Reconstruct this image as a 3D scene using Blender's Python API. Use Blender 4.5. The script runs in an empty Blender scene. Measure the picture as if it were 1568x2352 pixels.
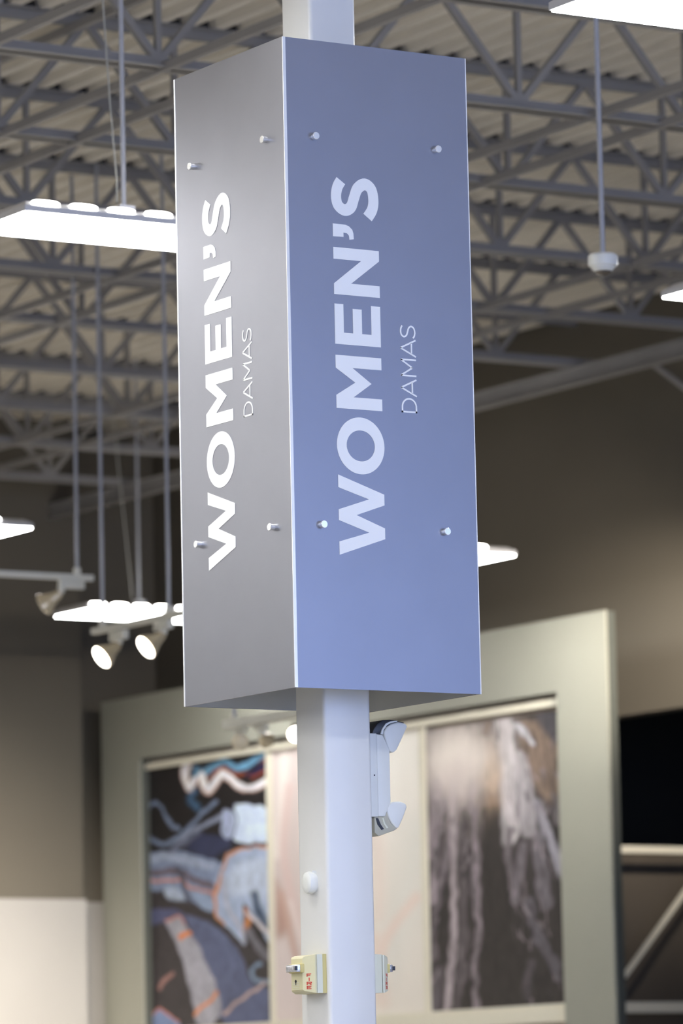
import bpy, math, random
import numpy as np
from mathutils import Vector, Matrix
random.seed(7); rng = np.random.default_rng(7)
S = bpy.context.scene
COL = S.collection

# ------------------------------------------------------------------ camera
cd = bpy.data.cameras.new('camera'); cam = bpy.data.objects.new('camera', cd); COL.objects.link(cam)
F_PX, PITCH, ROLL, AZ = 10906.354, 0.13219652, -0.02128038, 1.01291955
def building(v):                       # from a frame aligned with the view's heading to the building's axes
    return Vector((v[0]*math.sin(AZ)+v[1]*math.cos(AZ), -v[0]*math.cos(AZ)+v[1]*math.sin(AZ), v[2]))
_fw = Vector((0, math.cos(PITCH), math.sin(PITCH))); _up = Vector((0, -math.sin(PITCH), math.cos(PITCH))); _rt = Vector((1, 0, 0))
_r = math.cos(ROLL)*_rt+math.sin(ROLL)*_up; _u = -math.sin(ROLL)*_rt+math.cos(ROLL)*_up
R_, U_, B_ = building(_r), building(_u), building(-_fw)
EYE = Vector((-6.789, -11.141, 1.6))
m = Matrix((R_, U_, B_)).transposed().to_4x4(); m.translation = EYE
cam.matrix_world = m
cd.sensor_fit = 'VERTICAL'; cd.sensor_height = 36; cd.sensor_width = 24
cd.lens = F_PX/2352*36
cd.dof.use_dof = True; cd.dof.focus_distance = 13.3; cd.dof.aperture_fstop = 4.6
cd.clip_start = 0.1; cd.clip_end = 200
S.camera = cam

# ------------------------------------------------------------------ view, world, daylight
S.view_settings.view_transform = 'Standard'; S.view_settings.look = 'None'
S.view_settings.exposure = 0.0; S.view_settings.gamma = 1; S.view_settings.use_curve_mapping = False
w = bpy.data.worlds.new('world'); S.world = w; w.use_nodes = True
bg = w.node_tree.nodes['Background']; bg.inputs[0].default_value = (.35, .5, 1, 1); bg.inputs[1].default_value = 0.6
L_FIX = 29.0          # radiance of the high bay fixtures' diffusers
DAY = 270.0          # watts of daylight through each shop window
SPOT = 1.0
def area(name, loc, rot, sx, sy, power, color):
    l = bpy.data.lights.new(name, 'AREA'); l.shape = 'RECTANGLE'; l.size = sx; l.size_y = sy; l.energy = power; l.color = color
    o = bpy.data.objects.new(name, l); COL.objects.link(o); o.location = loc; o.rotation_euler = rot; return o
for i, x in enumerate((-7.5, -2.5, 2.5, 7.5)):     # daylight entering the shop front behind the camera
    area('daylight', (x, -13.9, 3.1), (math.radians(90), 0, 0), 4.4, 5.0, DAY, (.43, .57, 1.0))

# ------------------------------------------------------------------ materials
def mat(name, col, rough=.5, metal=0, emit=None, es=1, noise=0, nscale=20, bump=0, spec=None, coat=0, stretch=None):
    m = bpy.data.materials.new(name); m.use_nodes = True; nt = m.node_tree; b = nt.nodes['Principled BSDF']
    b.inputs['Base Color'].default_value = (*col, 1); b.inputs['Roughness'].default_value = rough; b.inputs['Metallic'].default_value = metal
    if spec is not None: b.inputs['Specular IOR Level'].default_value = spec
    if coat: b.inputs['Coat Weight'].default_value = coat; b.inputs['Coat Roughness'].default_value = .15
    if emit: b.inputs['Emission Color'].default_value = (*emit, 1); b.inputs['Emission Strength'].default_value = es
    if noise or bump:
        tc = nt.nodes.new('ShaderNodeTexCoord'); mp = nt.nodes.new('ShaderNodeMapping'); nz = nt.nodes.new('ShaderNodeTexNoise')
        if stretch: mp.inputs['Scale'].default_value = stretch
        nz.inputs['Scale'].default_value = nscale; nz.inputs['Detail'].default_value = 4
        nt.links.new(tc.outputs['Object'], mp.inputs[0]); nt.links.new(mp.outputs[0], nz.inputs['Vector'])
        if noise:
            mr = nt.nodes.new('ShaderNodeMapRange'); mr.inputs['From Min'].default_value = .3; mr.inputs['From Max'].default_value = .7
            mr.inputs['To Min'].default_value = 1-noise; mr.inputs['To Max'].default_value = 1+noise
            mx = nt.nodes.new('ShaderNodeVectorMath'); mx.operation = 'SCALE'; mx.inputs[0].default_value = col
            nt.links.new(nz.outputs['Fac'], mr.inputs['Value']); nt.links.new(mr.outputs[0], mx.inputs['Scale']); nt.links.new(mx.outputs[0], b.inputs['Base Color'])
        if bump:
            bp = nt.nodes.new('ShaderNodeBump'); bp.inputs['Strength'].default_value = bump; bp.inputs['Distance'].default_value = .002
            nt.links.new(nz.outputs['Fac'], bp.inputs['Height']); nt.links.new(bp.outputs[0], b.inputs['Normal'])
    return m
M = dict(
    deck=mat('painted_steel_deck', (.86, .81, .72), .6, noise=.06, nscale=2),
    joist=mat('painted_joist_steel', (.29, .28, .275), .5, noise=.08, nscale=3),
    wall=mat('taupe_wall_paint', (.125, .111, .088), .8, noise=.03, nscale=1.5),
    wallwhite=mat('white_wall_panel', (.36, .35, .335), .7, noise=.02, nscale=2),
    floor=mat('polished_concrete', (.34, .32, .29), .4, noise=.08, nscale=1),
    frame=mat('grey_green_laminate', (.305, .305, .258), .55, noise=.02, nscale=3),
    frameedge=mat('dark_edge_band', (.07, .075, .065), .6, noise=.04),
    cream=mat('cream_trim', (.74, .70, .58), .5, noise=.02),
    board=mat('beige_board', (.46, .39, .33), .7, noise=.03),
    column=mat('white_column_paint', (.78, .78, .77), .32, noise=.015, nscale=6, coat=.15),
    sign=mat('satin_silver_acrylic', (.335, .34, .385), .37, metal=.97, noise=.02, nscale=6, stretch=(1, 1, 1)),
    signback=mat('sign_panel_back', (.55, .55, .53), .45),
    edge=mat('polished_acrylic_edge', (.93, .94, .95), .12, spec=.9, noise=.05, nscale=9, bump=.25),
    letter=mat('white_vinyl', (.92, .93, .94), .45),
    chrome=mat('satin_aluminium', (.95, .96, .97), .22, metal=.75, noise=.02),
    cable=mat('grey_cable', (.42, .42, .38), .5, noise=.05),
    housing=mat('white_enamel_housing', (.72, .72, .74), .4, noise=.02),
    rod=mat('painted_rod', (.42, .43, .47), .35, noise=.04),
    diffuser=mat('lit_diffuser', (.9, .9, .9), .5, emit=(1, 1, .97), es=L_FIX, noise=.01),
    uplight=mat('lit_slot', (.9, .9, .9), .5, emit=(1, .98, .93), es=25, noise=.01),
    track=mat('cream_track_plastic', (.75, .74, .66), .35, noise=.02),
    amber=mat('warm_lamp_glass', (.78, .66, .45), .12, metal=.35, noise=.06, nscale=40, coat=.5),
    bulb=mat('lit_spot_face', (1, .95, .85), .3, emit=(1, .93, .82), es=9, noise=.01),
    offbulb=mat('spot_lens', (.85, .75, .55), .1, noise=.05, nscale=60, coat=.6),
    plastic=mat('warm_white_plastic', (.78, .79, .76), .4, noise=.015),
    plasticshade=mat('grey_beige_plastic', (.50, .48, .38), .45, noise=.02),
    yellow=mat('aged_cream_plastic', (.72, .67, .42), .4, noise=.02),
    yellowdeep=mat('aged_yellow_plastic', (.66, .56, .22), .4, noise=.02),
    yellowpale=mat('pale_cream_plastic', (.74, .74, .60), .4, noise=.02),
    red=mat('red_print', (.65, .07, .04), .5, noise=.02),
    black=mat('black_plastic', (.02, .02, .025), .35, noise=.05),
    smoke=mat('smoked_dome', (.10, .08, .06), .1, noise=.03, coat=.5),
    lens=mat('clear_strobe_lens', (.75, .75, .78), .08, metal=.6, noise=.25, nscale=120, bump=.8),
    rackpanel=mat('grey_brown_panel', (.085, .07, .055), .7, noise=.12, nscale=3, stretch=(1, 1, .3)),
    bracket=mat('galvanised_bracket', (.5, .5, .5), .4, metal=.8, noise=.05),
    winframe=mat('aluminium_window_frame', (.35, .35, .36), .4, metal=.6, noise=.03),
    fluteshade=mat('dark_flute_shade', (.03, .028, .025), .9, noise=.05),
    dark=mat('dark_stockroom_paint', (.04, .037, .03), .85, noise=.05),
)
gm = bpy.data.materials.new('window_glass'); gm.use_nodes = True
gb = gm.node_tree.nodes['Principled BSDF']; gb.inputs['Transmission Weight'].default_value = 1; gb.inputs['Roughness'].default_value = 0; gb.inputs['IOR'].default_value = 1.05
M['glass'] = gm

# ------------------------------------------------------------------ mesh helpers
class MB:
    def __init__(s): s.v = []; s.f = []
    def add(s, vs, fs):
        n = len(s.v); s.v += [tuple(a) for a in vs]; s.f += [tuple(i+n for i in f) for f in fs]; return s
    def box(s, x0, x1, y0, y1, z0, z1):
        return s.add([(x0,y0,z0),(x1,y0,z0),(x1,y1,z0),(x0,y1,z0),(x0,y0,z1),(x1,y0,z1),(x1,y1,z1),(x0,y1,z1)],
                     [(3,2,1,0),(4,5,6,7),(0,1,5,4),(1,2,6,5),(2,3,7,6),(3,0,4,7)])
    def bar(s, a, b, wx, wy=None, side=None):        # rectangular bar between two points
        wy = wy or wx; a = Vector(a); b = Vector(b); d = (b-a).normalized()
        u = Vector(side) if side else (Vector((0,0,1)) if abs(d.z) < .9 else Vector((1,0,0)))
        p = d.cross(u).normalized(); q = p.cross(d).normalized(); vs = []
        for e in (a, b):
            for i, j in ((-1,-1),(1,-1),(1,1),(-1,1)): vs.append(e+p*i*wx/2+q*j*wy/2)
        return s.add(vs, [(3,2,1,0),(4,5,6,7),(0,1,5,4),(1,2,6,5),(2,3,7,6),(3,0,4,7)])
    def tube(s, pts, r, n=12, caps=True):            # r: number or list per point
        pts = [Vector(p) for p in pts]; rs = r if isinstance(r, (list, tuple)) else [r]*len(pts); vs = []; ref = None
        for i, p in enumerate(pts):
            d = (pts[min(i+1, len(pts)-1)]-pts[max(i-1, 0)])
            d = d.normalized() if d.length > 1e-9 else Vector((0,0,1))
            if ref is None: ref = Vector((0,0,1)) if abs(d.z) < .9 else Vector((1,0,0))
            a = d.cross(ref).normalized(); b = a.cross(d)
            for k in range(n):
                t = 2*math.pi*k/n; vs.append(p+(a*math.cos(t)+b*math.sin(t))*rs[i])
        fs = []
        for i in range(len(pts)-1):
            for k in range(n): fs.append((i*n+k, i*n+(k+1) % n, (i+1)*n+(k+1) % n, (i+1)*n+k))
        if caps: fs += [tuple(range(n-1, -1, -1)), tuple((len(pts)-1)*n+k for k in range(n))]
        return s.add(vs, fs)
    def lathe(s, o, axis, prof, n=24):               # prof: (distance along axis, radius)
        o = Vector(o); d = Vector(axis).normalized(); ref = Vector((0,0,1)) if abs(d.z) < .9 else Vector((1,0,0))
        a = d.cross(ref).normalized(); b = a.cross(d); vs = []; fs = []
        for t, r in prof:
            for k in range(n):
                g = 2*math.pi*k/n; vs.append(o+d*t+(a*math.cos(g)+b*math.sin(g))*max(r, 1e-5))
        for i in range(len(prof)-1):
            for k in range(n): fs.append((i*n+k, i*n+(k+1) % n, (i+1)*n+(k+1) % n, (i+1)*n+k))
        fs += [tuple(range(n-1, -1, -1)), tuple((len(prof)-1)*n+k for k in range(n))]
        return s.add(vs, fs)
    def prism(s, poly, place, t0, t1):               # poly 2D, place(a, b, t) -> 3D
        n = len(poly); vs = [place(a, b, t0) for a, b in poly]+[place(a, b, t1) for a, b in poly]
        fs = [tuple(range(n-1, -1, -1)), tuple(range(n, 2*n))]+[(i, (i+1) % n, n+(i+1) % n, n+i) for i in range(n)]
        return s.add(vs, fs)
    def loft(s, rings):                              # list of equally long 3D rings
        n = len(rings[0]); vs = [p for r in rings for p in r]; fs = []
        for i in range(len(rings)-1):
            for k in range(n): fs.append((i*n+k, i*n+(k+1) % n, (i+1)*n+(k+1) % n, (i+1)*n+k))
        fs += [tuple(range(n-1, -1, -1)), tuple((len(rings)-1)*n+k for k in range(n))]
        return s.add(vs, fs)
    def mesh(s, name, material, smooth=False, bevel=0, org=(0,0,0)):
        import bmesh
        me = bpy.data.meshes.new(name); o = Vector(org)
        me.from_pydata([tuple(Vector(v)-o) for v in s.v], [], s.f); me.update()
        bm = bmesh.new(); bm.from_mesh(me); bmesh.ops.recalc_face_normals(bm, faces=bm.faces)
        if bevel: bmesh.ops.bevel(bm, geom=[e for e in bm.edges if e.is_manifold and e.calc_face_angle(0) > .5], offset=bevel, segments=3, profile=.5, affect='EDGES')
        bm.to_mesh(me); bm.free()
        me.materials.append(material)
        if smooth or bevel:
            me.set_sharp_from_angle(angle=math.radians(35))
            for p in me.polygons: p.use_smooth = True
            me.set_sharp_from_angle(angle=math.radians(35))
        return me
    def obj(s, name, material, parent=None, **k):
        org = tuple(parent.location) if parent is not None and parent.parent is None else (0,0,0)
        if parent is not None and parent.parent is not None: org = tuple(parent.parent.location)
        me = s.mesh(name, material, org=org, **k)
        o = bpy.data.objects.new(name, me); COL.objects.link(o)
        if parent is not None: o.parent = parent
        return o
def tag(o, label=None, cat=None, group=None, kind=None):
    for k, v in (('label', label), ('category', cat), ('group', group), ('kind', kind)):
        if v: o[k] = v
    return o
def thing(name, loc, label, cat, group=None):
    o = bpy.data.objects.new(name, None); COL.objects.link(o); o.location = loc; o.empty_display_size = .05
    return tag(o, label, cat, group)
def struct(name, mb, material, **k): return tag(mb.obj(name, material, **k), kind='structure')
def aim_spot(parent, loc, target, watts, angle, blend=.6, color=(1, .9, .76), r=.03):
    l = bpy.data.lights.new('spot_beam', 'SPOT'); l.energy = watts*SPOT; l.spot_size = math.radians(angle); l.spot_blend = blend; l.color = color; l.shadow_soft_size = r
    o = bpy.data.objects.new('spot_beam', l); COL.objects.link(o); o.location = loc
    o.rotation_euler = (Vector(target)-Vector(loc)).to_track_quat('-Z', 'Y').to_euler()
    return o
def arc(cx, cy, r, a0, a1, n=10):
    return [(cx+r*math.cos(math.radians(a0+(a1-a0)*i/n)), cy+r*math.sin(math.radians(a0+(a1-a0)*i/n))) for i in range(n+1)]

# ------------------------------------------------------------------ the setting
XL, XR, YF, YB, ZD = -12.0, 10.0, -14.0, 18.0, 6.69
struct('floor', MB().box(XL-.2, 14, YF-.2, YB+.6, -.2, 0), M['floor'])
b = MB(); n = int((14-XL)/.15)                                   # fluted steel roof deck
prof = []
for i in range(n):
    x = XL+i*.15; prof += [(x, ZD), (x+.05, ZD), (x+.068, ZD+.07), (x+.132, ZD+.07)]
prof.append((XL+n*.15, ZD))
vs = [(x, YF-.1, z) for x, z in prof]+[(x, YB+.4, z) for x, z in prof]; k = len(prof)
b.add(vs, [(i, i+1, k+i+1, k+i) for i in range(k-1)])
b.box(XL-.2, 14, YF-.2, YB+.6, ZD+.075, ZD+.25)
struct('ceiling', b, M['deck'])
struct('wall_left', MB().box(XL-.2, XL, YF-.2, YB+.6, 0, ZD+.04), M['wall'])
# back wall: main face, and a recess beside the picture frame
struct('wall_back', MB().box(XL, 9.21, YB, YB+.6, 0, ZD+.04).box(9.21, XR+.2, YB+.33, YB+.6, 0, ZD+.04), M['wall'])
struct('trim_1', MB().box(XL, 9.215, YB-.03, YB, 0, 3.325), M['wallwhite'])
struct('trim_2', MB().box(9.215, XR, YB+.30, YB+.33, 0, 3.325), M['wallwhite'])
# right wall with the opening to the stockroom
struct('wall_right', MB().box(XR, XR+.15, 12.85, YB+.35, 0, ZD+.04).box(XR, XR+.15, YF, 12.85, 4.16, ZD+.04).box(XR, XR+.15, YF, 9.0, 0, 4.16), M['wall'])
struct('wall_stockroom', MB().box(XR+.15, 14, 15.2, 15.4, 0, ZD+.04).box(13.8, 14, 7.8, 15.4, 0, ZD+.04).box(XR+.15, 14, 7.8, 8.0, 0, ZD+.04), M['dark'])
# shop front behind the camera
struct('wall_front', MB().box(XL, 14, YF-.2, YF, 0, .45).box(XL, 14, YF-.2, YF, 6.4, ZD+.04).box(XL, -10, YF-.2, YF, .45, 6.4).box(10, 14, YF-.2, YF, .45, 6.4)
       .box(-5.2, -4.8, YF-.2, YF, .45, 6.4).box(-.2, .2, YF-.2, YF, .45, 6.4).box(4.8, 5.2, YF-.2, YF, .45, 6.4), M['wall'])
for i, x in enumerate((-7.6, -2.5, 2.5, 7.6)):
    x0, x1 = (x-2.4, x+2.4) if abs(x) > 5 else (x-2.3, x+2.3)
    wn = struct('window_%d' % (i+1), MB().box(x0, x1, YF-.16, YF-.12, .45, .5).box(x0, x1, YF-.16, YF-.12, 6.35, 6.4).box(x0, x0+.05, YF-.16, YF-.12, .45, 6.4)
                .box(x1-.05, x1, YF-.16, YF-.12, .45, 6.4).box(x-.025, x+.025, YF-.16, YF-.12, .45, 6.4), M['winframe'])
    MB().box(x0, x1, YF-.145, YF-.135, .5, 6.35).obj('window_pane', M['glass'], wn)

# ------------------------------------------------------------------ roof joists
JY = [4.25, 5.85, 7.30, 8.74, 10.17, 11.53, 12.95, 14.28, 15.60, 17.00]
ZB, NODE0, NSP = 6.10, 2.95, .915
jx0 = NODE0-3*NSP; ORD = ['topmost', 'second', 'third', 'fourth', 'fifth', 'sixth', 'seventh', 'eighth', 'ninth', 'lowest']
def angle_pair(b, x0, x1, zf, up, leg=.05, th=.006, gap=.022):
    for s in (-1, 1):
        y0, y1 = sorted((s*gap/2, s*(gap/2+leg))); b.box(x0, x1, y0, y1, min(zf, zf+up*th), max(zf, zf+up*th))
        y0, y1 = sorted((s*gap/2, s*(gap/2+th))); b.box(x0, x1, y0, y1, min(zf, zf+up*leg), max(zf, zf+up*leg))
b = MB(); angle_pair(b, jx0-1.2, 9.34, ZB, 1); me_b = b.mesh('bottom_chord', M['joist'])
b = MB(); angle_pair(b, jx0-1.5, XR, ZD, -1); me_t = b.mesh('top_chord', M['joist'])
b = MB().box(jx0-1.5, XR, -.02, .02, ZD+.003, ZD+.069)  # dark strip standing in for the shade inside the deck flutes
me_c = b.mesh('flute_shade_strip', M['fluteshade'])
web = {}
H_ = ZD-ZB
web['v'] = MB().bar((0,0,.03), (0,0,H_-.03), .026, .026).mesh('web_bar', M['joist'])
web['r'] = MB().bar((0,0,.03), (NSP/2,0,H_-.03), .032, .032).mesh('web_bar', M['joist'])
web['l'] = MB().bar((0,0,.03), (-NSP/2,0,H_-.03), .032, .032).mesh('web_bar', M['joist'])
for j, y in enumerate(JY):
    t = thing('roof_joist', (0, y, ZB), 'open web roof joist under the corrugated deck, %s counted down the photo' % ORD[j], 'roof joist', 'open web joists under the roof deck')
    for nm, me, z in (('bottom_chord', me_b, 0), ('top_chord', me_t, 0), ('flute_shade_strip', me_c, 0)):
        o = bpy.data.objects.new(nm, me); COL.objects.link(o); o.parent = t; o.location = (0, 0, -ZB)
    x = jx0
    while x < 9.34:
        for kk in ('v', 'r', 'l'):
            if kk == 'r' and x+NSP/2 > XR: continue
            o = bpy.data.objects.new('web_bar', web[kk]); COL.objects.link(o); o.parent = t; o.location = (x, 0, 0)
        x += NSP
# bridging angles tying the joists together
for i, (x, z, y0, y1) in enumerate(((2.12, ZB-.0, 3.6, 17.4), (2.97, ZB, 3.6, 17.4), (3.34, ZB, 3.6, 17.4), (5.15, ZB, 3.6, 17.4), (5.53, ZB, 3.6, 17.4), (7.41, ZB, 3.6, 17.4), (7.86, ZB, 3.6, 17.4))):
    tag(MB().box(x-.015, x+.015, y0, y1, z-.012, z-.006).box(x-.015, x-.009, y0, y1, z-.006, z+.026).obj('bridging_angle', M['joist']),
        'long thin bridging angle crossing under the roof joists, %s from the left' % ('first','second','third','fourth','fifth','sixth','seventh')[i], 'bridging', 'bridging angles under the joists')
tag(MB().box(3.284, 3.316, 3.6, 17.4, ZD-.10, ZD-.094).box(3.284, 3.29, 3.6, 17.4, ZD-.094, ZD-.062).obj('bridging_angle', M['joist']),
    'thin steel bridging angle running close below the deck at the upper left', 'bridging')
tag(MB().box(8.96, 9.10, 3.0, YB, ZB-.012, ZB-.004).box(8.99, 9.0, 3.0, YB, ZB-.1, ZB-.012).box(8.96, 9.03, 3.0, YB, ZB-.108, ZB-.1).obj('support_beam', M['joist']),
    'pale steel edge beam tying the joist ends in front of the dark right wall', 'beam')
tag(MB().bar((9.45, 11.4, 6.14), (XR, 11.4, 5.83), .05, .014).obj('wall_brace', M['joist']), 'short slanting steel brace from a joist end to the dark right wall', 'brace')

# ------------------------------------------------------------------ column
CX, CY, CW = .287, .268, .157
c = MB().box(CX-CW/2, CX+CW/2, CY-CW/2, CY+CW/2, 0, ZD).obj('steel_column', M['column'], bevel=.012)
tag(c, 'white painted square steel column carrying the vertical sign', 'column')

# ------------------------------------------------------------------ the sign
HC = .1515
BOLD = [
 [(0,HC),(.0375,HC),(.067,.0525),(.0975,HC),(.128,HC),(.161,.051),(.190,HC),(.2262,HC),(.177,0),(.1465,0),(.1145,.093),(.0815,0),(.051,0)],
 'O',
 [(.414+a, b_) for a, b_ in [(0,0),(.0335,0),(.0335,.0945),(.0753,.034),(.1165,.096),(.1165,0),(.1508,0),(.1508,HC),(.1142,HC),(.0756,.088),(.0370,HC),(0,HC)]],
 [(.596+a, b_) for a, b_ in [(0,0),(0,HC),(.1145,HC),(.1145,.122),(.0335,.122),(.0335,.0915),(.1035,.0915),(.1035,.0615),(.0335,.0615),(.0335,.0305),(.1160,.0305),(.1160,0)]],
 [(.7375+a, b_) for a, b_ in [(0,0),(.0335,0),(.0335,.0945),(.1045,0),(.1345,0),(.1345,HC),(.1008,HC),(.1008,.0600),(.0305,HC),(0,HC)]],
 [(.902,HC),(.9388,HC),(.9388,.110),(.9350,.098),(.9260,.087),(.9150,.0835),(.8992,.0826),(.8965,.097),(.908,.0985),(.9145,.105),(.9155,.1165),(.903,.1165)],
]
SPTS = [(1.0640,.1215),(1.0440,.1335),(1.0180,.1385),(.993,.1325),(.9805,.1110),(.991,.0900),(1.018,.0790),(1.046,.0665),(1.0605,.0425),(1.048,.0210),(1.018,.0145),(.990,.0190),(.9655,.0350)]
def smooth(pts, n=6):
    out = []; P = [pts[0]]+list(pts)+[pts[-1]]
    for i in range(1, len(P)-2):
        for k in range(n):
            t = k/n; a, b_, c_, d = [np.array(P[i+q]) for q in (-1, 0, 1, 2)]
            out.append(tuple(.5*((2*b_)+(-a+c_)*t+(2*a-5*b_+4*c_-d)*t*t+(-a+3*b_-3*c_+d)*t**3)))
    return out+[pts[-1]]
def stroke(b, pts, hw, place, t0, t1):
    L, Rr = [], []
    for i, p in enumerate(pts):
        a = np.array(pts[max(i-1, 0)]); c_ = np.array(pts[min(i+1, len(pts)-1)]); d = (c_-a)/np.linalg.norm(c_-a); nn = np.array((-d[1], d[0]))
        f = 1.0
        if 0 < i < len(pts)-1:
            d1 = np.array(p)-a; d1 = d1/np.linalg.norm(d1); f = min(1/max(abs(d1@d), .4), 2)
        L.append(np.array(p)+nn*hw*f); Rr.append(np.array(p)-nn*hw*f)
    n = len(pts); vs = []
    for t in (t0, t1): vs += [place(a[0], a[1], t) for a in L]+[place(a[0], a[1], t) for a in Rr]
    fs = []
    for i in range(n-1):
        fs += [(i, i+1, n+i+1, n+i), (2*n+i, 3*n+i, 3*n+i+1, 2*n+i+1), (i, 2*n+i, 2*n+i+1, i+1), (n+i, n+i+1, 3*n+i+1, 3*n+i)]
    fs += [(0, n, 3*n, 2*n), (n-1, 3*n-1, 4*n-1, 2*n-1)]
    b.add(vs, fs)
def word_bold(place):
    b = MB()
    for g in BOLD:
        if g == 'O':
            n = 64; ca, cb = .311, .0744; vs = []
            for t in (0, .0008):
                for ra, rb in ((.0806, .0785), (.0438, .0465)):
                    for k in range(n):
                        q = 2*math.pi*k/n; e = 1.0; vs.append(place(ca+ra*math.cos(q), cb+rb*math.sin(q), t))
            fs = []
            for k in range(n):
                k2 = (k+1) % n; fs += [(k, k2, n+k2, n+k), (2*n+k, 3*n+k, 3*n+k2, 2*n+k2), (k, 2*n+k, 2*n+k2, k2), (n+k, n+k2, 3*n+k2, 3*n+k)]
            b.add(vs, fs)
        else: b.prism(g, place, 0, .0008)
    stroke(b, smooth(SPTS, 8), .0168, place, 0, .0008)
    return b
HS = .0515
def word_light(place):
    b = MB(); hw = .0024
    def st(a0, *pts): stroke(b, [(a0+p[0], p[1]) for p in pts], hw, place, 0, .0008)
    z0 = .4155                                       # from the first bold letter's start
    dp = [(0,0),(0,HS)]; st(z0+.0024, (0,0), (0,HS))
    st(z0, *([(.0, HS-.0024), (.014, HS-.0024)]+[(.0165+.0232*math.sin(math.radians(a)), HS/2+(HS/2-.0024)*math.cos(math.radians(a))) for a in range(5, 180, 12)]+[(.014, .0024), (.0, .0024)]))
    for a0 in (.4630, .5765):
        st(a0, (.0, 0), (.0235, HS)); st(a0, (.0235, HS), (.0475, 0)); st(a0, (.008, .0145), (.0395, .0145))
    a0 = .5190; st(a0, (.0024, 0), (.0024, HS)); st(a0, (.0024, HS), (.0255, .013)); st(a0, (.0255, .013), (.0480, HS)); st(a0, (.0480, HS), (.0480, 0))
    s2 = [(.0355,.0440),(.0290,.0480),(.0190,.0495),(.0090,.0470),(.0042,.0385),(.0090,.0300),(.0190,.0262),(.0300,.0222),(.0350,.0140),(.0300,.0055),(.0190,.0022),(.0080,.0040),(.0015,.0085)]
    st(.6285, *smooth(s2, 5))
    return b
SZ0, SZ1, SW = 2.85, 4.686, .612
sign = thing('hanging_sign', (.306, .306, SZ0), "tall four sided department sign reading WOMEN'S DAMAS around the white column", 'sign')
T = .006
specs = {   # place(s, z, out): s along the panel, out away from the box
 'right': (lambda s, z, o: (s, -o, z), .0085, SW+.002),
 'left': (lambda s, z, o: (-o, s, z), -.0005, SW-.004),
 'far_right': (lambda s, z, o: (SW+o, s, z), .008, SW),
 'far_left': (lambda s, z, o: (s, SW+o, z), .001, SW-.008)}
for nm, (pl, s0, s1) in specs.items():
    b = MB(); b.prism([(s0, SZ0), (s1, SZ0), (s1, SZ1), (s0, SZ1)], lambda a, c_, t: pl(a, c_, t), -T, 0)
    p = b.obj('sign_panel', M['sign'], sign)
    if nm == 'right': p['label'] = 'wide blue grey face of the sign'
    if nm == 'left': p['label'] = 'narrow silver grey face of the sign seen at a slant'
    if nm in ('far_right', 'far_left'): p['label'] = 'panel on the far side of the sign, its back seen from below'
    b = MB(); b.prism([(s0+.003, SZ0+.001), (s1-.003, SZ0+.001), (s1-.003, SZ1-.001), (s0+.003, SZ1-.001)], lambda a, c_, t: pl(a, c_, t), -T-.002, -T)
    b.obj('panel_backing', M['signback'], p)
    for q0, q1 in ((s0-.0018, s0+.0012), (s1-.0012, s1+.0018)):
        b = MB(); b.prism([(q0, SZ0), (q1, SZ0), (q1, SZ1), (q0, SZ1)], lambda a, c_, t: pl(a, c_, t), -T-.0005, .0006)
        b.obj('panel_edge', M['edge'], p)['label'] = 'bright polished edge'
    if nm in ('left', 'right'):
        if nm == 'right': gl = lambda a, c_, t: (.305-c_, -.0003-t, 3.2255+a)
        else: gl = lambda a, c_, t: (-.0003-t, .3055+c_, 3.2245+a)
        word_bold(gl).obj('lettering', M['letter'], p)['label'] = "WOMEN'S in bold white capitals"
        if nm == 'right': gl = lambda a, c_, t: (.4215-c_, -.0003-t, 3.2255+a)
        else: gl = lambda a, c_, t: (-.0003-t, .1965+c_, 3.2225+a)
        word_light(gl).obj('lettering', M['letter'], p)['label'] = 'DAMAS in thin white capitals'
    for s in (.097, .506):
        for z in (4.408, 3.307):
            o = pl(s, z, 0); a = Vector(pl(s, z, 1))-Vector(o)
            MB().lathe(o, a, [(0, .0088), (.0115, .0088), (.0122, .0108), (.0150, .0108), (.0160, .0096)], 28).obj('standoff_bolt', M['chrome'], p, smooth=True)
for z in (3.35, 4.36):
    b = MB(); b.bar((CX-CW/2-.20, CY, z), (CX-CW/2, CY, z), .03, .04).bar((CX, CY-CW/2-.18, z), (CX, CY-CW/2, z), .03, .04)
    b.bar((CX+CW/2, CY, z), (SW-.006, CY, z), .03, .04).bar((CX, CY+CW/2, z), (CX, SW-.006, z), .03, .04)
    b.obj('mounting_bracket', M['bracket'], sign)

# ------------------------------------------------------------------ things fixed to the column
XM, XP, YM = CX-CW/2, CX+CW/2, CY-CW/2
# round white sensor on the left face
zs = 2.329
sn = thing('door_sensor', (XM, .262, zs), 'small white rounded wireless sensor on the narrow left face of the column', 'sensor')
def capsule(hw, hz, y, z, n=8):
    r = hw; return [(y+a, z+b_) for a, b_ in (arc(0, hz-r, r, 0, 180, n)+arc(0, -(hz-r), r, 180, 360, n))]
rings = []
for x, k in ((0, .9), (.006, .92), (.007, 1), (.018, 1), (.024, .93), (.0275, .75), (.0285, .4)):
    rings.append([(XM-x, p[0], p[1]) for p in capsule(.0255*k, .0315*k, .262, zs)])
MB().loft(rings).obj('cap', M['plastic'], sn, smooth=True)
MB().prism([(.262-.012, zs+.022), (.262+.010, zs+.022), (.262+.010, zs+.033), (.262-.012, zs+.033)], lambda a, c_, t: (XM-t, a, c_), .0, .012).obj('release_tab', M['plastic'], sn)

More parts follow.
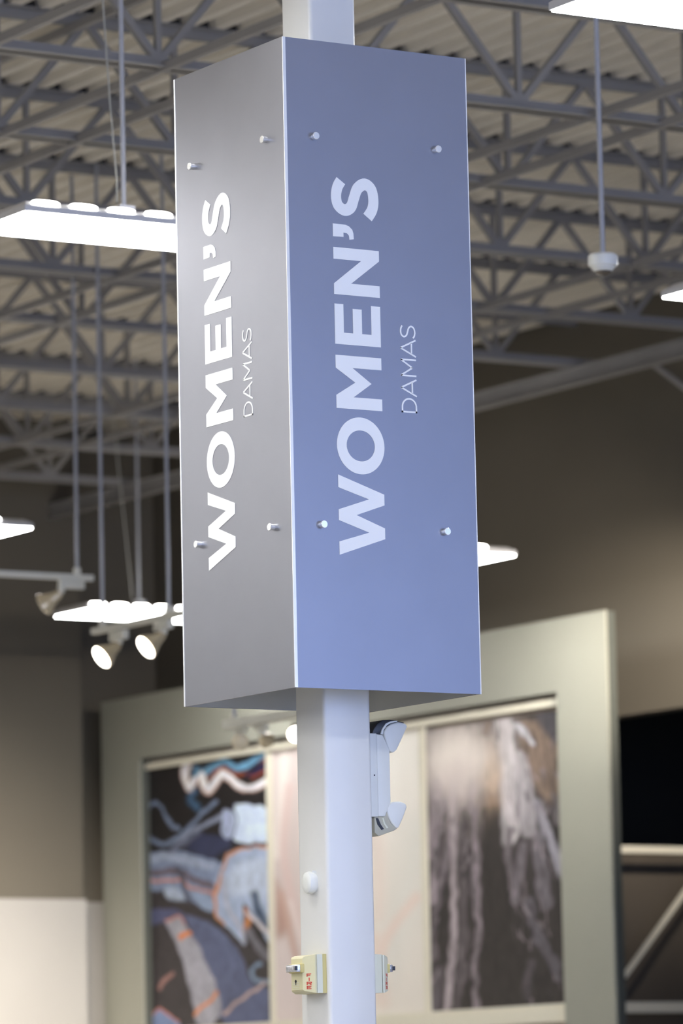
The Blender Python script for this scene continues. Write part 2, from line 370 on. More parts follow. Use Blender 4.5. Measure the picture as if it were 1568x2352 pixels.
def strobe(side):
    xs = XM if side < 0 else XP; sg = side; yc = .258 if side < 0 else .262; z0, z1 = 2.018, 2.126; zc = (z0+z1)/2
    t = thing('fire_alarm_strobe', (xs, yc, zc), 'cream fire alarm strobe with red lettering on the left face of the column' if side < 0 else 'pale cream fire alarm strobe seen edge on at the right of the column', 'fire alarm', 'fire alarm strobes on the column')
    X = lambda d: xs+sg*d
    def rect(d, hy, za, zb): return [(X(d), yc-hy, za), (X(d), yc+hy, za), (X(d), yc+hy, zb), (X(d), yc-hy, zb)]
    MB().loft([rect(0, .0545, z0, z1), rect(.004, .056, z0-.0005, z1+.0005), rect(.013, .056, z0-.0005, z1+.0005)]).obj('base_plate', M['yellowdeep' if side < 0 else 'yellowpale'], t)
    MB().loft([rect(.013, .055, z0, z1), rect(.030, .053, z0, z1)]).obj('back_box', M['yellowpale'], t)
    MB().loft([rect(.0318, .054, z0+.0005, z1-.001), rect(.037, .054, z0+.0005, z1-.001), rect(.060, .034, z0+.006, z1-.006), rect(.064, .030, z0+.010, z1-.011)]).obj('front_housing', M['yellow' if side < 0 else 'yellowpale'], t)
    MB().box(min(X(.030), X(.0318)), max(X(.030), X(.0318)), yc-.051, yc+.051, z0+.002, z1-.002).obj('shadow_gap', M['black'], t)
    # strobe: yellow collar and clear faceted lens across the face
    zc2 = z0+.070
    MB().box(min(X(.052), X(.070)), max(X(.052), X(.070)), yc-.034, yc+.034, zc2-.0125, zc2+.0125).obj('strobe_collar', M['yellowdeep'], t, bevel=.002)
    MB().loft([rect(.070, .030, zc2-.011, zc2+.011), rect(.082, .028, zc2-.010, zc2+.010), rect(.088, .018, zc2-.007, zc2+.007)]).obj('strobe_lens', M['lens'], t, bevel=.0015)
    MB().box(min(X(.080), X(.0885)), max(X(.080), X(.0885)), yc-.0305, yc-.029, zc2-.006, zc2+.006).obj('lamp_clip', M['black'], t)
    b = MB(); b.lathe((X(.0643), yc+.006, z0+.034), (sg, 0, 0), [(0, .0045), (.0008, .0045)], 12); b.box(min(X(.0643), X(.065)), max(X(.0643), X(.065)), yc+.0045, yc+.0075, z0+.024, z0+.034)
    b.obj('sounder_slot', M['black'], t)
    b = MB()
    for k in range(5): b.box(min(X(.064), X(.0648)), max(X(.064), X(.0648)), yc-.012, yc+.024, z0+.012+k*.0045, z0+.0135+k*.0045)
    b.obj('sounder_grille', M['yellowpale'], t)
    # FIRE set vertically on the slanting near side, letters stacked reading downwards
    def on(a, c_, tt):                       # a along depth .038..0.060, c_ height
        f = (a-.037)/.023; y = yc-(.054-.020*f); return Vector((X(a), y, c_))+Vector((sg*.66, -.75, 0))*(.0004+tt)
    b = MB(); lw = .0011; a0, a1 = .0455, .0545
    zt = z0+.0555
    def seg(p, q): stroke(b, [p, q], lw, on, 0, .0004)
    L0 = zt-.0105; sp = .0115
    if side > 0: pass
    for i, ch in enumerate('FIRE'):
        zb = zt-(i+1)*sp+.0015; zt_ = zb+.0090; A, B_2 = (a1, a0)       # left of the letter is the deeper side in the photo
        if ch in 'FE':
            seg((A, zb), (A, zt_)); seg((A, zt_-lw), (B_2, zt_-lw)); seg((A, (zb+zt_)/2), (B_2+.002, (zb+zt_)/2))
            if ch == 'E': seg((A, zb+lw), (B_2, zb+lw))
        if ch == 'I': seg(((A+B_2)/2, zb), ((A+B_2)/2, zt_))
        if ch == 'R':
            seg((A, zb), (A, zt_)); seg((A, zt_-lw), (B_2, zt_-lw)); seg((B_2, zt_), (B_2, (zb+zt_)/2)); seg((A, (zb+zt_)/2), (B_2, (zb+zt_)/2)); seg(((A+B_2)/2, (zb+zt_)/2), (B_2, zb))
    b.obj('lettering', M['red'], t)['label'] = 'FIRE in small red capitals'
    return t
strobe(-1); strobe(1)

# emergency light with two heads on the right hand side
ez0, ez1, ey, hy = 2.516, 2.752, .290, .055
em = thing('emergency_light', (XP, ey, (ez0+ez1)/2), 'white twin head emergency light on the right side of the column below the sign', 'emergency light')
def eprism(pts, y0, y1, name, m_, bevel=0): return MB().prism([(XP+a, c_) for a, c_ in pts], lambda a, c_, t: (a, ey+t, c_), y0, y1).obj(name, M[m_], em, bevel=bevel)
eprism([(0, ez0), (0, ez1+.001), (.0445, ez1+.001), (.0445, ez0)], -hy-.002, hy+.002, 'back_plate', 'plastic', .0015)
eprism([(.0455, ez0+.001), (.0455, 2.7515), (.0665, 2.7500), (.089, 2.7074), (.089, 2.560), (.0690, 2.517)], -hy, hy, 'housing', 'plastic', .003)
eprism([(.044, ez0+.003), (.044, 2.749), (.046, 2.749), (.046, ez0+.003)], -hy+.0015, hy-.0015, 'housing_seam', 'black')
MB().lathe((XP+.034, ey-hy-.002, 2.634), (0, -1, 0), [(0, .0022), (.001, .0022)], 10).obj('test_button', M['black'], em)
HU = [(.0727,2.7475),(.0714,2.7577),(.0808,2.7719),(.0976,2.7825),(.1217,2.7880),(.1427,2.7855),(.1521,2.7777),(.1356,2.7467),(.1136,2.708),(.1014,2.6990),(.0895,2.7036),(.0824,2.7174)]
eprism(HU, -hy, hy-.01, 'lamp_head', 'plastic', .005)
eprism([(.034,2.752),(.0403,2.7669),(.0527,2.7825),(.0709,2.7925),(.0949,2.7945),(.1218,2.7915),(.146,2.787),(.120,2.780),(.0905,2.772),(.0770,2.762),(.0690,2.750)], -hy+.006, hy-.012, 'swivel_collar', 'black', .002)
eprism([(.0610,2.752),(.0660,2.7662),(.0795,2.7832),(.0970,2.7900),(.1198,2.7925),(.1175,2.7885),(.0950,2.7840),(.0830,2.7775),(.0718,2.7640),(.0690,2.751)], -hy+.002, hy-.016, 'head_ring', 'plastic', .001)
HD = [(.0746,2.5376),(.081,2.5516),(.0976,2.5600),(.1216,2.5615),(.1395,2.5558),(.1443,2.5465),(.1290,2.513),(.1136,2.4850),(.1046,2.4858),(.090,2.5),(.0786,2.52)]
eprism(HD, -hy, hy-.01, 'lamp_head', 'plastic', .005)
eprism([(.0346,2.516),(.0696,2.517),(.0775,2.5326),(.0800,2.516),(.0900,2.498),(.1106,2.4840),(.098,2.4775),(.0472,2.4610),(.0341,2.4713)], -hy+.003, hy-.012, 'swivel_collar', 'plasticshade', .002)
eprism([(.0381,2.5125),(.0456,2.5125),(.0541,2.4943),(.0642,2.4819),(.0567,2.4792),(.0436,2.4941)], -hy+.001, -hy+.005, 'collar_slot', 'black')
eprism([(.059,2.5133),(.0635,2.5134),(.0691,2.4971),(.0792,2.4859),(.0732,2.4833),(.0631,2.497)], -hy+.001, -hy+.005, 'collar_rib', 'yellowpale')

# ------------------------------------------------------------------ high bay fixtures
ZF = 5.0
def fixture(x0, y0, label, L=1.30, W=.43, slots=True, stem=(.45,), stemtop=ZD-.003):
    t = thing('high_bay_light', (x0+L/2, y0+W/2, ZF), label, 'ceiling light', 'linear high bay lights' if slots else 'high bay lights outside the picture')
    if not slots:
        for yy in (y0+.012, y0+W-.03): MB().box(x0+.08, x0+L-.08, yy, yy+.018, ZF+.03, ZF+.046).obj('uplight_slot', M['uplight'], t)
    x1, y1 = x0+L, y0+W
    b = MB(); b.loft([[(x0, y0, ZF+.004), (x1, y0, ZF+.004), (x1, y1, ZF+.004), (x0, y1, ZF+.004)], [(x0, y0, ZF+.028), (x1, y0, ZF+.028), (x1, y1, ZF+.028), (x0, y1, ZF+.028)],
                      [(x0+.03, y0+.05, ZF+.052), (x1-.03, y0+.05, ZF+.052), (x1-.03, y1-.05, ZF+.052), (x0+.03, y1-.05, ZF+.052)]])
    b.obj('housing', M['housing'], t)
    MB().box(x0+.006, x1-.006, y0+.006, y1-.006, ZF-.002, ZF+.006).obj('diffuser', M['diffuser'], t)
    if slots:
        n = 7
        for yy in (y0+.018, y1-.018):
            for i in range(n):
                xc = x0+.096+i*.1585
                ring = [[(xc+.047*math.cos(a)*k_+(.01 if math.cos(a) > 0 else -.01), yy+.014*math.sin(a)*k_, z) for a in [2*math.pi*q/16 for q in range(16)]] for z, k_ in ((ZF+.026, 1), (ZF+.046, 1), (ZF+.051, .7))]
                MB().loft(ring).obj('uplight_slot', M['uplight'], t, smooth=True)
    for s in stem:
        xs = x0+s
        MB().box(xs-.032, xs+.032, y0+W/2-.03, y0+W/2+.03, ZF+.05, ZF+.105).obj('junction_box', M['housing'], t)
        MB().tube([(xs, y0+W/2, ZF+.10), (xs, y0+W/2, stemtop)], .0095, 10).obj('stem', M['rod'], t, smooth=True)
    return t
fx = fixture(1.28, 3.93, 'bright high bay light left of the sign, its left end and uplight slots in view', stem=(.535,))
MB().tube([(1.80, 4.17, 5.12), (1.79, 4.15, 5.2), (1.765, 4.15, 5.5), (1.74, 4.15, 5.9), (1.72, 4.15, ZD)], .003, 6).obj('power_cord', M['cable'], fx, smooth=True)
fixture(1.25, .06, 'bright high bay light cut off by the top right corner of the photo', stem=(.68,))
fixture(4.47, 3.97, 'high bay light of which only the left tip shows at the right edge', stem=(.60,))
fixture(7.43, 11.80, 'small bright high bay light just right of the sign above the grey frame', stem=(.38,))
fixture(4.22, 11.80, 'small bright high bay light cut off by the left edge of the photo', stem=(.2,))
fx = fixture(7.72, 15.20, 'far high bay light left of the sign with the spotlights hanging in front', stem=(.507,))
MB().tube([(8.17, 15.4, 5.12), (8.14, 15.4, 5.4), (8.075, 15.4, 6.03), (8.01, 15.4, ZD)], .004, 6).obj('power_cord', M['cable'], fx, smooth=True)
OFF = [(x, y) for x in (-11.0, -8.2, -5.1, -1.95) for y in (-11.1, -7.4, -3.7, .06, 3.9, 7.7, 11.8)]+[(-5.1, 15.2), (-1.95, 15.2), (-8.2, 15.2), (1.25, -11.1), (7.6, .06), (7.6, 3.9)]
for x, y in OFF: fixture(x, y, 'high bay light outside the picture over the shop floor', slots=False, stem=(.65,))

# ------------------------------------------------------------------ security dome
dm = thing('security_camera', (3.44, 3.345, 4.9), 'white dome security camera hanging on a long rod right of the sign', 'security camera')
MB().tube([(3.44, 3.345, 4.915), (3.44, 3.345, ZD)], .0105, 12).obj('rod', M['rod'], dm, smooth=True)
MB().lathe((3.44, 3.345, 4.872), (0,0,1), [(-.004, .045), (0, .054), (.006, .0565), (.038, .0565), (.045, .050), (.049, .014)], 32).obj('housing', M['plastic'], dm, smooth=True)
MB().lathe((3.44, 3.345, 4.871), (0,0,-1), [(-.002, .046), (.006, .046), (.016, .036), (.020, .030)], 32).obj('trim_ring', M['plastic'], dm, smooth=True)
MB().lathe((3.44, 3.345, 4.866), (0,0,-1), [(0, .034), (.010, .034), (.020, .027), (.027, .016), (.030, .004)], 32).obj('dome', M['smoke'], dm, smooth=True)

# ------------------------------------------------------------------ track lighting
def track(p0, p1, label, stems, sw=.036, sh=.026):
    t = thing('light_track', p0, label, 'light track', 'white lighting tracks')
    MB().bar(p0, p1, sw, sh).obj('rail', M['track'], t)
    for a in stems:
        q = Vector(p0).lerp(Vector(p1), a)
        MB().tube([q+Vector((0,0,.012)), (q.x, q.y, ZD-.003)], .0100, 10).obj('stem', M['rod'], t, smooth=True)
        MB().tube([q+Vector((0,0,.012)), q+Vector((0,0,.05))], .02, 12).obj('stem_clamp', M['track'], t, smooth=True)
    return t
def spotlight(at, along, aim, label, lit=True, size=1.0, watts=0, target=None, angle=40, mt='amber', off=0.0, group='spotlights on the tracks', blend=1):
    """adapter on the rail, knuckle at one end, flared lamp aimed along `aim`"""
    at = Vector(at); al = Vector(along).normalized(); d = Vector(aim).normalized()
    t = thing('track_spotlight', at, label, 'spotlight', group)
    MB().bar(at-al*.072*size, at+al*.072*size, .034*size, .046*size).obj('adapter', M['track'], t, bevel=.004)
    k = at+al*off*size; h0 = k+Vector((0,0,-.045*size))+d*.012
    MB().tube([k+Vector((0,0,-.01)), k+Vector((0,0,-.035*size)), h0], [.019*size, .019*size, .017*size], 12).obj('arm', M['track'], t, smooth=True)
    MB().lathe(h0, d, [(-.015*size, .016*size), (0, .024*size), (.03*size, .028*size), (.055*size, .040*size), (.085*size, .058*size), (.100*size, .062*size), (.103*size, .058*size)], 28).obj('lamp_body', M[mt], t, smooth=True)
    MB().lathe(h0+d*.1035*size, d, [(0, .057*size), (.006*size, .053*size), (.012*size, .040*size), (.016*size, .018*size)], 28).obj('lens', M['bulb' if lit else 'offbulb'], t, smooth=True)
    if watts: aim_spot(t, h0+d*.135*size, target, watts, angle, blend)
    return t
track((4.0, 10.42, 4.55), (5.125, 10.42, 4.55), 'white lighting track running in from the left edge of the photo', (.92,), .034, .03)
spotlight((5.00, 10.42, 4.512), (1,0,0), (-.50, .42, -.42), 'dim amber spotlight under the end of the left track', lit=False, size=1.0, watts=8500, target=(6.8, 18, 1.7), angle=50, off=-.06)
track((5.02, 10.22, 4.245), (5.02, 8.9, 4.245), 'white lighting track left of the sign below the far light', (.07, .59), .04, .03)
spotlight((5.02, 9.96, 4.20), (0,1,0), (-.80, .05, -.55), 'lit spotlight farther from the sign, lower of the pair under the far light', size=1.05)
spotlight((5.02, 9.50, 4.205), (0,1,0), (-.80, .05, -.55), 'lit spotlight nearer the sign, upper of the pair under the far light', size=1.05)
track((5.70, 10.03, 3.765), (5.70, 8.95, 3.765), 'white lighting track seen below the sign left of the column', (.06,), .07, .045)
spotlight((5.70, 9.90, 3.73), (0,1,0), (-.45, -.65, -.40), 'amber spotlight at the far end of the track below the sign', lit=False, size=.75)
spotlight((5.70, 9.69, 3.72), (0,1,0), (.7, .6, -.3), 'small spotlight in the middle of the track below the sign', lit=False, size=.7)
spotlight((5.70, 9.345, 3.71), (0,1,0), (-.55, -.75, -.3), 'bright spotlight half hidden behind the column', lit=True, size=.7)
spotlight((5.70, 9.15, 3.70), (0,1,0), (.8, .6, .1), 'spotlight hidden behind the column on the track below the sign', lit=False, size=.8, mt='track')
track((8.25, 8.2, 5.06), (8.25, 9.4, 5.06), 'added unseen lighting track outside the picture beside the right wall', (.25,))  # unseen track, added with its two spots to light wall and frame top
spotlight((8.25, 9.2, 5.01), (0,1,0), (.3, .9, -.2), 'added unseen spotlight outside the picture washing the top of the grey frame', lit=False, size=.8, watts=400, target=(9.35, 13.0, 4.3), angle=60, mt='track', group='added spotlights outside the picture')
spotlight((8.25, 8.8, 5.01), (0,1,0), (.5, .8, -.1), 'added unseen spotlight outside the picture washing the right wall', lit=False, size=.8, watts=1000, target=(10, 12.1, 4.4), angle=32, mt='track', group='added spotlights outside the picture')

# ------------------------------------------------------------------ picture frame display on the right wall
XFR = 9.35
pf = thing('wall_display', (XFR, 14.9, 0), 'large grey green framed wall display behind the column holding three picture panels', 'display')
fy0, fy1, iy0, iy1, fz, iz = 11.80, 17.97, 12.33, 17.43, 4.705, 4.265
def portal(x0, x1, g): return MB().prism([(fy0+g, 0), (fy0+g, fz-g), (fy1-g, fz-g), (fy1-g, 0), (iy1, 0), (iy1, iz), (iy0, iz), (iy0, 0)], lambda a, c_, t: (t, a, c_), x0, x1)
portal(XFR, XFR+.016, 0).obj('frame', M['frame'], pf)
portal(XFR+.016, XFR+.075, .004).obj('frame_edge', M['frameedge'], pf)['label'] = 'dark edge band of the frame'
MB().box(XFR+.10, XFR+.14, fy0+.42, fy1-.08, 0, fz-.08).obj('backing_board', M['board'], pf)
MB().box(XFR+.045, XFR+.10, iy0, iy1+.1, 4.192, 4.235).obj('top_rail', M['cream'], pf)
MB().box(XFR+.045, XFR+.10, iy0, iy1+.1, 2.295, 2.405).obj('bottom_rail', M['cream'], pf)
for y in (15.81, 13.93): MB().box(XFR+.06, XFR+.10, y-.03, y+.03, 2.40, 4.20).obj('divider', M['cream'], pf)
for y in (13.4, 14.9, 17.3): MB().box(XFR+.14, XR, y-.04, y+.04, 3.9, 4.0).box(XFR+.14, XR, y-.04, y+.04, 1.0, 1.1).obj('wall_bracket', M['dark'], pf)

# ---- printed pictures: colours laid on a fine mesh
def srgb(c): c = np.asarray(c, float)/255; return np.where(c < .04045, c/12.92, ((c+.055)/1.055)**2.4)
def vnoise(ny, nx, sy, sx):
    g = rng.random((int(ny/sy)+3, int(nx/sx)+3)); yy = np.arange(ny)/sy; xx = np.arange(nx)/sx
    y0 = yy.astype(int); x0 = xx.astype(int); fy = (yy-y0)[:, None]; fx_ = (xx-x0)[None, :]
    fy = fy*fy*(3-2*fy); fx_ = fx_*fx_*(3-2*fx_)
    return (g[np.ix_(y0, x0)]*(1-fy)*(1-fx_)+g[np.ix_(y0, x0+1)]*(1-fy)*fx_+g[np.ix_(y0+1, x0)]*fy*(1-fx_)+g[np.ix_(y0+1, x0+1)]*fy*fx_)
class Canvas:
    def __init__(s, nx, ny, corners, jit=0):
        u = np.linspace(0, 1, nx)[None, :]; v = np.linspace(0, 1, ny)[:, None]
        (ax, ay), (bx, by), (cx, cy), (dx, dy) = corners          # TL TR BR BL
        s.X = (ax*(1-u)+bx*u)*(1-v)+(dx*(1-u)+cx*u)*v; s.Y = (ay*(1-u)+by*u)*(1-v)+(dy*(1-u)+cy*u)*v
        s.X = s.X+jit*(vnoise(ny, nx, 9, 7)-.5); s.Y = s.Y+jit*(vnoise(ny, nx, 9, 7)-.5)
        s.nx, s.ny = nx, ny; s.C = np.zeros((ny, nx, 3))
    def fill(s, c): s.C[:] = srgb(c)
    def blend(s, m_, c): s.C = s.C*(1-m_[..., None])+srgb(c)*m_[..., None]
    def dist(s, pts, closed=False):
        d = np.full(s.X.shape, 1e9); P = list(pts)+([pts[0]] if closed else [])
        for (x0, y0), (x1, y1) in zip(P[:-1], P[1:]):
            L2 = (x1-x0)**2+(y1-y0)**2+1e-9; t = np.clip(((s.X-x0)*(x1-x0)+(s.Y-y0)*(y1-y0))/L2, 0, 1)
            d = np.minimum(d, np.hypot(s.X-x0-t*(x1-x0), s.Y-y0-t*(y1-y0)))
        return d
    def line(s, pts, wd, c, soft=6, op=1, sm=True):
        P = smooth([tuple(map(float, p)) for p in pts], 6) if sm and len(pts) > 2 else pts
        s.blend(op*np.clip((wd/2-s.dist(P))/soft+.5, 0, 1), c)
    def poly(s, pts, c, soft=8, op=1):
        P = smooth([tuple(map(float, p)) for p in list(pts)+[pts[0]]], 4)[:-1]; ins = np.zeros(s.X.shape, bool)
        for (x0, y0), (x1, y1) in zip(P, P[1:]+[P[0]]):
            if y0 == y1: continue
            ins ^= ((s.Y < y0) != (s.Y < y1)) & (s.X < x0+(s.Y-y0)*(x1-x0)/(y1-y0))
        d = s.dist(P, True)*np.where(ins, 1, -1); s.blend(op*np.clip(d/soft+.5, 0, 1), c)
    def glow(s, x, y, rx, ry, c, op=1): s.blend(op*np.exp(-(((s.X-x)/rx)**2+((s.Y-y)/ry)**2)), c)
pm = bpy.data.materials.new('printed_picture'); pm.use_nodes = True
pb = pm.node_tree.nodes['Principled BSDF']; at_ = pm.node_tree.nodes.new('ShaderNodeVertexColor'); at_.layer_name = 'print'
pm.node_tree.links.new(at_.outputs[0], pb.inputs['Base Color']); pb.inputs['Roughness'].default_value = .6
def picture(y_left, y_right, z0, z1, cv, x, label):
    nx, ny = cv.nx, cv.ny; ys = np.linspace(y_left, y_right, nx); zs_ = np.linspace(z1, z0, ny)
    vs = [(x, a, c_) for c_ in zs_ for a in ys]; fs = [(j*nx+i, (j+1)*nx+i, (j+1)*nx+i+1, j*nx+i+1) for j in range(ny-1) for i in range(nx-1)]
    nv = len(vs)
    vs += [(x+.012, y_left, z1), (x+.012, y_right, z1), (x+.012, y_right, z0), (x+.012, y_left, z0)]
    TL, TR, BR, BL = 0, nx-1, nx*ny-1, nx*(ny-1)
    fs += [(nv, nv+1, nv+2, nv+3), tuple([nv, nv+1]+list(range(TR, TL-1, -1))), tuple([nv+2, nv+3]+list(range(BL, BR+1)))]
    fs += [tuple([nv+3, nv]+[j*nx for j in range(ny)]), tuple([nv+1, nv+2]+[j*nx+nx-1 for j in range(ny-1, -1, -1)])]
    o = MB().add(vs, fs)
    me = bpy.data.meshes.new('picture_panel'); lo = Vector(pf.location)
    me.from_pydata([tuple(Vector(v)-lo) for v in o.v], [], o.f); me.update(); me.materials.append(pm)
    at = me.color_attributes.new('print', 'FLOAT_COLOR', 'POINT')
    arr = np.concatenate([np.clip(cv.C, 0, .92).reshape(-1, 3), np.full((4, 3), .6)]); arr = np.c_[arr, np.ones(len(arr))].astype(np.float32)
    at.data.foreach_set('color', arr.ravel())
    ob = bpy.data.objects.new('picture_panel', me); COL.objects.link(ob); ob.parent = pf; ob['label'] = label; return ob
# jeans
c = Canvas(150, 230, ((80,425),(1022,245),(1060,2310),(100,2345)), 22); c.fill((26,22,24))
c.poly([(85,1030),(350,1010),(480,1050),(640,1080),(700,1200),(640,1500),(400,1390),(90,1330)], (128,142,172))
c.poly([(90,1330),(250,1310),(420,1390),(640,1480),(860,1720),(1060,1850),(1060,2330),(90,2350)], (52,47,50))
c.poly([(400,1480),(560,1540),(700,1640),(830,1790),(900,2000),(1060,2080),(1060,2320),(700,2320),(560,1900),(470,1680)], (88,96,128))
c.poly([(100,1470),(300,1440),(410,1520),(360,1700),(230,1560),(100,1570)], (78,82,115))
c.line([(560,1560),(700,1700),(760,1880),(700,2000)], 40, (105,115,150), 30, .6)
c.line([(100,1080),(260,1060),(420,1090),(600,1130)], 60, (165,175,198), 30, .8)
c.line([(90,1190),(220,1175),(350,1180),(480,1230),(620,1290)], 50, (100,84,92), 16, .9)
c.line([(90,1245),(350,1240),(450,1290),(620,1340)], 18, (205,135,105), 6)
c.poly([(230,1290),(330,1290),(400,1370),(330,1390),(240,1340)], (165,178,200), 20)
c.poly([(440,1320),(600,1370),(620,1470),(520,1430)], (150,168,198), 20)
c.line([(340,1140),(390,1260),(440,1400)], 40, (60,60,72), 14, .8)
c.poly([(720,1040),(850,985),(1045,970),(1052,1690),(960,1560),(880,1440),(840,1430),(865,1720),(740,1600),(640,1500),(630,1320),(660,1150)], (165,180,208))
c.poly([(780,1120),(980,1060),(1030,1200),(1000,1400),(900,1350),(760,1350),(700,1250)], (188,200,222), 40)
c.line([(930,1340),(950,1450),(1000,1560),(1020,1620)], 55, (58,76,100), 30)
c.line([(720,1040),(690,1160),(650,1280),(630,1400),(645,1500),(700,1570)], 20, (200,132,78), 8)
c.line([(1040,972),(900,975),(820,1000),(740,1050)], 20, (215,145,90), 8)
c.line([(690,1180),(700,1330),(720,1430),(800,1560),(860,1700)], 26, (185,182,195), 12, .8)
c.line([(860,1450),(880,1520),(865,1610)], 32, (190,125,75), 12)
c.line([(880,1480),(960,1570),(1050,1660)], 30, (205,198,205), 10)
c.line([(880,1620),(960,1740),(1050,1830)], 60, (120,118,128), 24, .8)
c.line([(560,420),(620,365),(720,335),(800,385),(880,350),(1010,250)], 48, (105,155,190), 8)
c.line([(590,470),(640,400),(730,390),(810,435),(930,390),(1015,300)], 24, (150,72,42), 6)
c.poly([(840,440),(1020,310),(1020,400),(930,440)], (22,22,62))
c.line([(900,440),(1022,400)], 22, (140,65,45), 8, 1, False)
c.line([(430,360),(400,400),(398,480),(435,545),(490,450),(530,450),(570,555),(615,525),(680,425),(740,455),(810,515),(890,530),(1022,480)], 62, (205,175,165), 8)
c.line([(430,360),(400,400),(398,480),(435,535),(490,440),(530,440),(572,545),(615,515),(680,425),(740,450),(810,510),(890,525),(1022,475)], 42, (238,238,246), 8)
c.line([(480,380),(470,440),(520,400)], 30, (90,135,170), 10)
c.line([(480,560),(440,620),(500,690)], 50, (70,105,140), 30, .8)
c.line([(350,855),(280,800),(205,690),(140,670),(88,740),(95,860),(150,940),(240,965),(340,915),(440,840),(530,740),(640,640)], 32, (118,132,160), 10)
c.line([(310,1000),(400,900),(500,850),(600,790),(690,750)], 34, (140,148,172), 12)
c.line([(300,1010),(420,930),(510,890)], 50, (110,116,140), 20, .8)
c.poly([(400,1000),(520,890),(690,900),(770,930),(710,1040),(600,1060),(480,1040)], (52,58,88), 20)
c.poly([(790,655),(900,660),(1035,700),(1035,925),(900,950),(780,935),(750,800)], (205,220,246))
c.poly([(700,710),(760,700),(775,800),(755,920),(690,890),(680,800)], (165,175,205))
c.line([(775,670),(795,790),(770,930)], 18, (38,44,85), 8, .8)
c.line([(640,1060),(760,1000),(900,960),(1035,945)], 26, (28,28,45), 14)
c.poly([(240,1545),(340,1500),(420,1590),(500,1720),(580,1900),(650,2050),(680,2220),(600,2330),(490,2300),(440,2100),(380,1850),(300,1650)], (158,158,170), 14)
c.line([(250,1540),(340,1505),(400,1560)], 20, (190,130,115), 10)
c.line([(360,1660),(440,1630)], 32, (220,130,68), 8, 1, False)
c.line([(470,2235),(560,2160),(645,2085)], 30, (215,135,78), 8)
c.line([(190,2040),(230,1980),(295,1940)], 28, (150,112,108), 12)
c.poly([(130,2250),(200,2205),(300,2260),(360,2350),(140,2350)], (112,128,165), 14)
c.line([(130,2230),(210,2200),(340,2290)], 14, (190,120,105), 8)
c.line([(970,1865),(905,1910),(930,1985),(1035,2005)], 30, (125,145,172), 12)
c.line([(700,2240),(840,2120),(1000,2020)], 26, (190,165,160), 10)
n_ = vnoise(230, 150, 3, 2.5)*.5+vnoise(230, 150, 9, 7)*.5
c.C *= (.72+.56*n_)[..., None]
picture(17.50, 15.84, 2.405, 4.192, c, XFR+.075, 'left picture of folded blue jeans with orange stitching')
# pale draped fabric, in photo pixels
c = Canvas(110, 150, ((625,1715),(968,1675),(985,2318),(641,2330))); c.fill((233,226,218))
c.poly([(620,1700),(700,1700),(700,2340),(630,2340)], (208,194,191), 30)
c.line([(655,1720),(650,1860),(640,1950)], 22, (232,222,216), 20)
c.line([(668,1800),(655,1950),(690,2110)], 20, (214,190,186), 16)
c.poly([(636,2010),(650,2040),(668,2110),(650,2140),(637,2120)], (178,146,134), 20)
c.line([(650,2040),(672,2130),(695,2230)], 12, (196,162,150), 10)
c.line([(672,2060),(700,2150)], 12, (224,208,204), 10, 1, False)
c.poly([(637,2160),(660,2150),(690,2250),(690,2330),(640,2330)], (222,208,206), 20)
c.glow(900, 1720, 120, 200, (240,236,230)); c.line([(865,1760),(880,2100)], 30, (232,216,208), 30, .8, False)
c.line([(960,1900),(930,2100),(880,2230)], 60, (228,226,220), 60, .8)
c.line([(860,2240),(900,2140),(960,2060)], 20, (236,214,204), 20, .9)
c.line([(870,2150),(885,2290)], 30, (236,216,206), 30, .8, False)
c.C *= (.95+.06*vnoise(150, 110, 30, 8))[..., None]
picture(15.78, 13.955, 2.405, 4.192, c, XFR+.075, 'middle picture of pale pink and cream draped fabric')
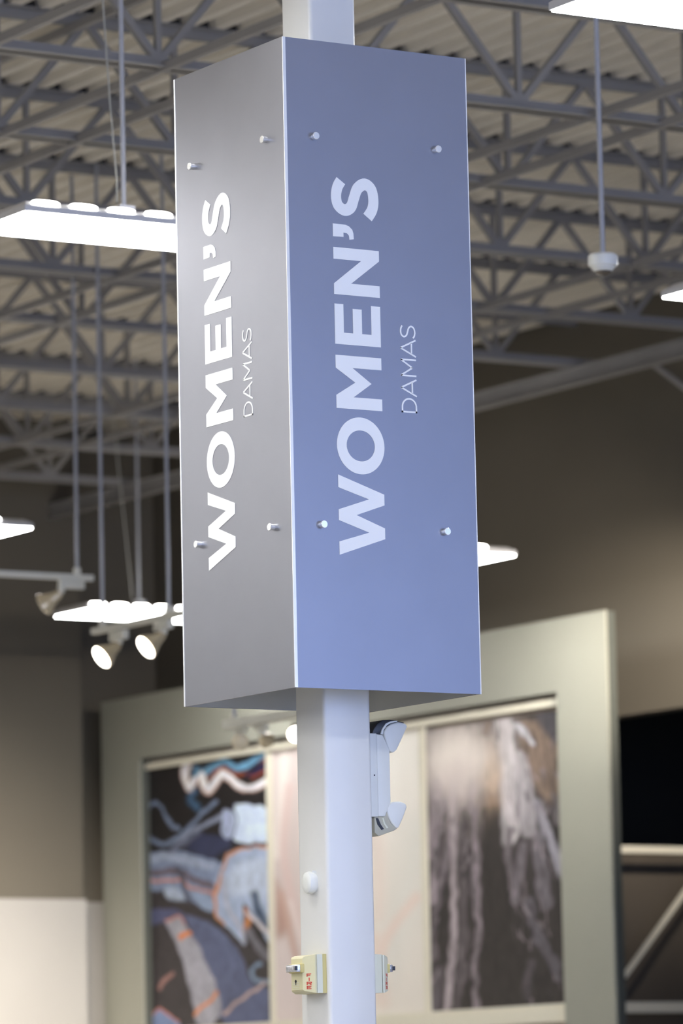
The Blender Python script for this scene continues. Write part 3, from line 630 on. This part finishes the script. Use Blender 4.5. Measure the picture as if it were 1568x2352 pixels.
# forest
c = Canvas(150, 230, ((75,225),(1040,105),(1110,2180),(145,2225)), 34); c.fill((46,41,41))
c.glow(300, 480, 330, 420, (190,176,176), .95)
c.poly([(740,150),(900,200),(1060,400),(1060,760),(940,740),(850,600),(780,400)], (122,104,92), 50)
c.poly([(880,130),(1045,110),(1060,330),(920,250)], (70,66,72), 30)
for pts, wd, col, op in (
   ([(170,600),(150,800),(110,1100)], 90, (150,138,146), .9), ([(230,720),(190,950),(150,1200),(135,1450)], 46, (160,148,156), .9),
   ([(270,950),(220,1200),(170,1500),(150,1850)], 50, (120,110,118), .8), ([(295,560),(290,1000),(300,1500),(310,1700),(250,2220)], 52, (176,164,170), .95),
   ([(350,900),(370,1300),(380,1700),(330,2200)], 60, (98,90,95), .8), ([(430,600),(450,1000),(475,1450),(480,1800),(470,2190)], 48, (150,138,146), .95),
   ([(640,150),(680,450),(700,800),(690,1000)], 130, (205,198,202), .95), ([(770,450),(800,700),(830,950)], 110, (176,170,176), .85),
   ([(740,200),(860,330)], 40, (205,205,216), .9), ([(880,760),(960,960),(1030,1150),(1095,1350)], 62, (160,156,168), .95),
   ([(700,950),(690,1100),(700,1250)], 50, (110,102,108), .8), ([(800,1050),(760,1250),(740,1450)], 60, (122,114,122), .85),
   ([(900,1000),(920,1250),(960,1480)], 90, (112,106,114), .85), ([(840,1450),(880,1650),(980,1850),(1040,2000)], 70, (98,93,102), .85),
   ([(860,1900),(820,2050),(830,2150)], 60, (84,78,84), .8), ([(1000,700),(1040,900)], 40, (120,112,116), .8), ([(180,1950),(160,2200)], 80, (110,102,110), .8),
   ([(250,820),(180,1080),(120,1280)], 22, (36,32,36), .9), ([(240,1250),(200,1500),(150,1720)], 26, (30,28,32), .8),
   ([(375,790),(380,920)], 40, (50,44,48), .8), ([(395,1050),(400,1180),(410,1380)], 42, (40,36,40), .85)):
    c.line(pts, wd, col, 22, op)
for _ in range(170):
    side = rng.random() < .5; x = rng.uniform(110, 480) if side else rng.uniform(640, 1090); y = rng.uniform(700 if side else 200, 2150)
    l_ = rng.uniform(30, 110); dx = l_*rng.uniform(-.5, .15)*(1 if side else -1); tone = rng.choice([.25, .45, .8, 1.0]); base = np.array((165, 152, 160))*tone
    c.line([(x, y), (x+dx, y+l_)], rng.uniform(8, 22), tuple(base), 12, rng.uniform(.35, .75), False)
c.poly([(495,800),(560,760),(630,800),(650,1150),(720,1600),(800,2000),(760,2180),(500,2190),(505,1500),(490,1100)], (44,39,38), 30)
c.glow(560, 560, 75, 190, (205,178,155), .95); c.glow(560, 730, 60, 60, (140,112,90), .8)
n_ = vnoise(230, 150, 14, 3)*.6+vnoise(230, 150, 5, 2)*.4
c.C *= (.42+.95*n_)[..., None]
c.glow(310, 430, 220, 200, (252,243,234), 1); c.glow(330, 540, 140, 190, (214,200,198), .7); c.glow(690, 420, 50, 240, (205,200,203), .6)
c.line([(610,160),(605,300)], 14, (60,52,54), 8, .7, False); c.line([(520,170),(530,260)], 50, (130,110,98), 20, .6, False)
picture(13.905, 12.40, 2.405, 4.165, c, XFR+.075, 'right picture of frosted trees with low sun glowing through')

# ------------------------------------------------------------------ stockroom rack seen through the opening
RY = 13.3
rk = thing('storage_rack', (11.0, RY, 0), 'steel storage rack with cross brace in the dark opening at the right edge', 'rack')
MB().box(XR+.2, 12.6, RY, RY+.04, 3.375, 3.42).obj('cross_beam', M['cream'], rk)
MB().box(XR+.2, 12.6, RY, RY+.04, 2.375, 2.44).obj('cross_beam', M['cream'], rk)
MB().bar((10.46, RY-.02, 2.60), (11.18, RY-.02, 3.385), .016, .034).obj('diagonal_brace', M['cream'], rk)
MB().box(XR+.2, 12.6, RY+.30, RY+.33, 0, 3.42).obj('back_panel', M['rackpanel'], rk)
for x in (XR+.22, 12.55): MB().box(x, x+.05, RY, RY+.30, 0, 3.42).obj('upright', M['cream'], rk)
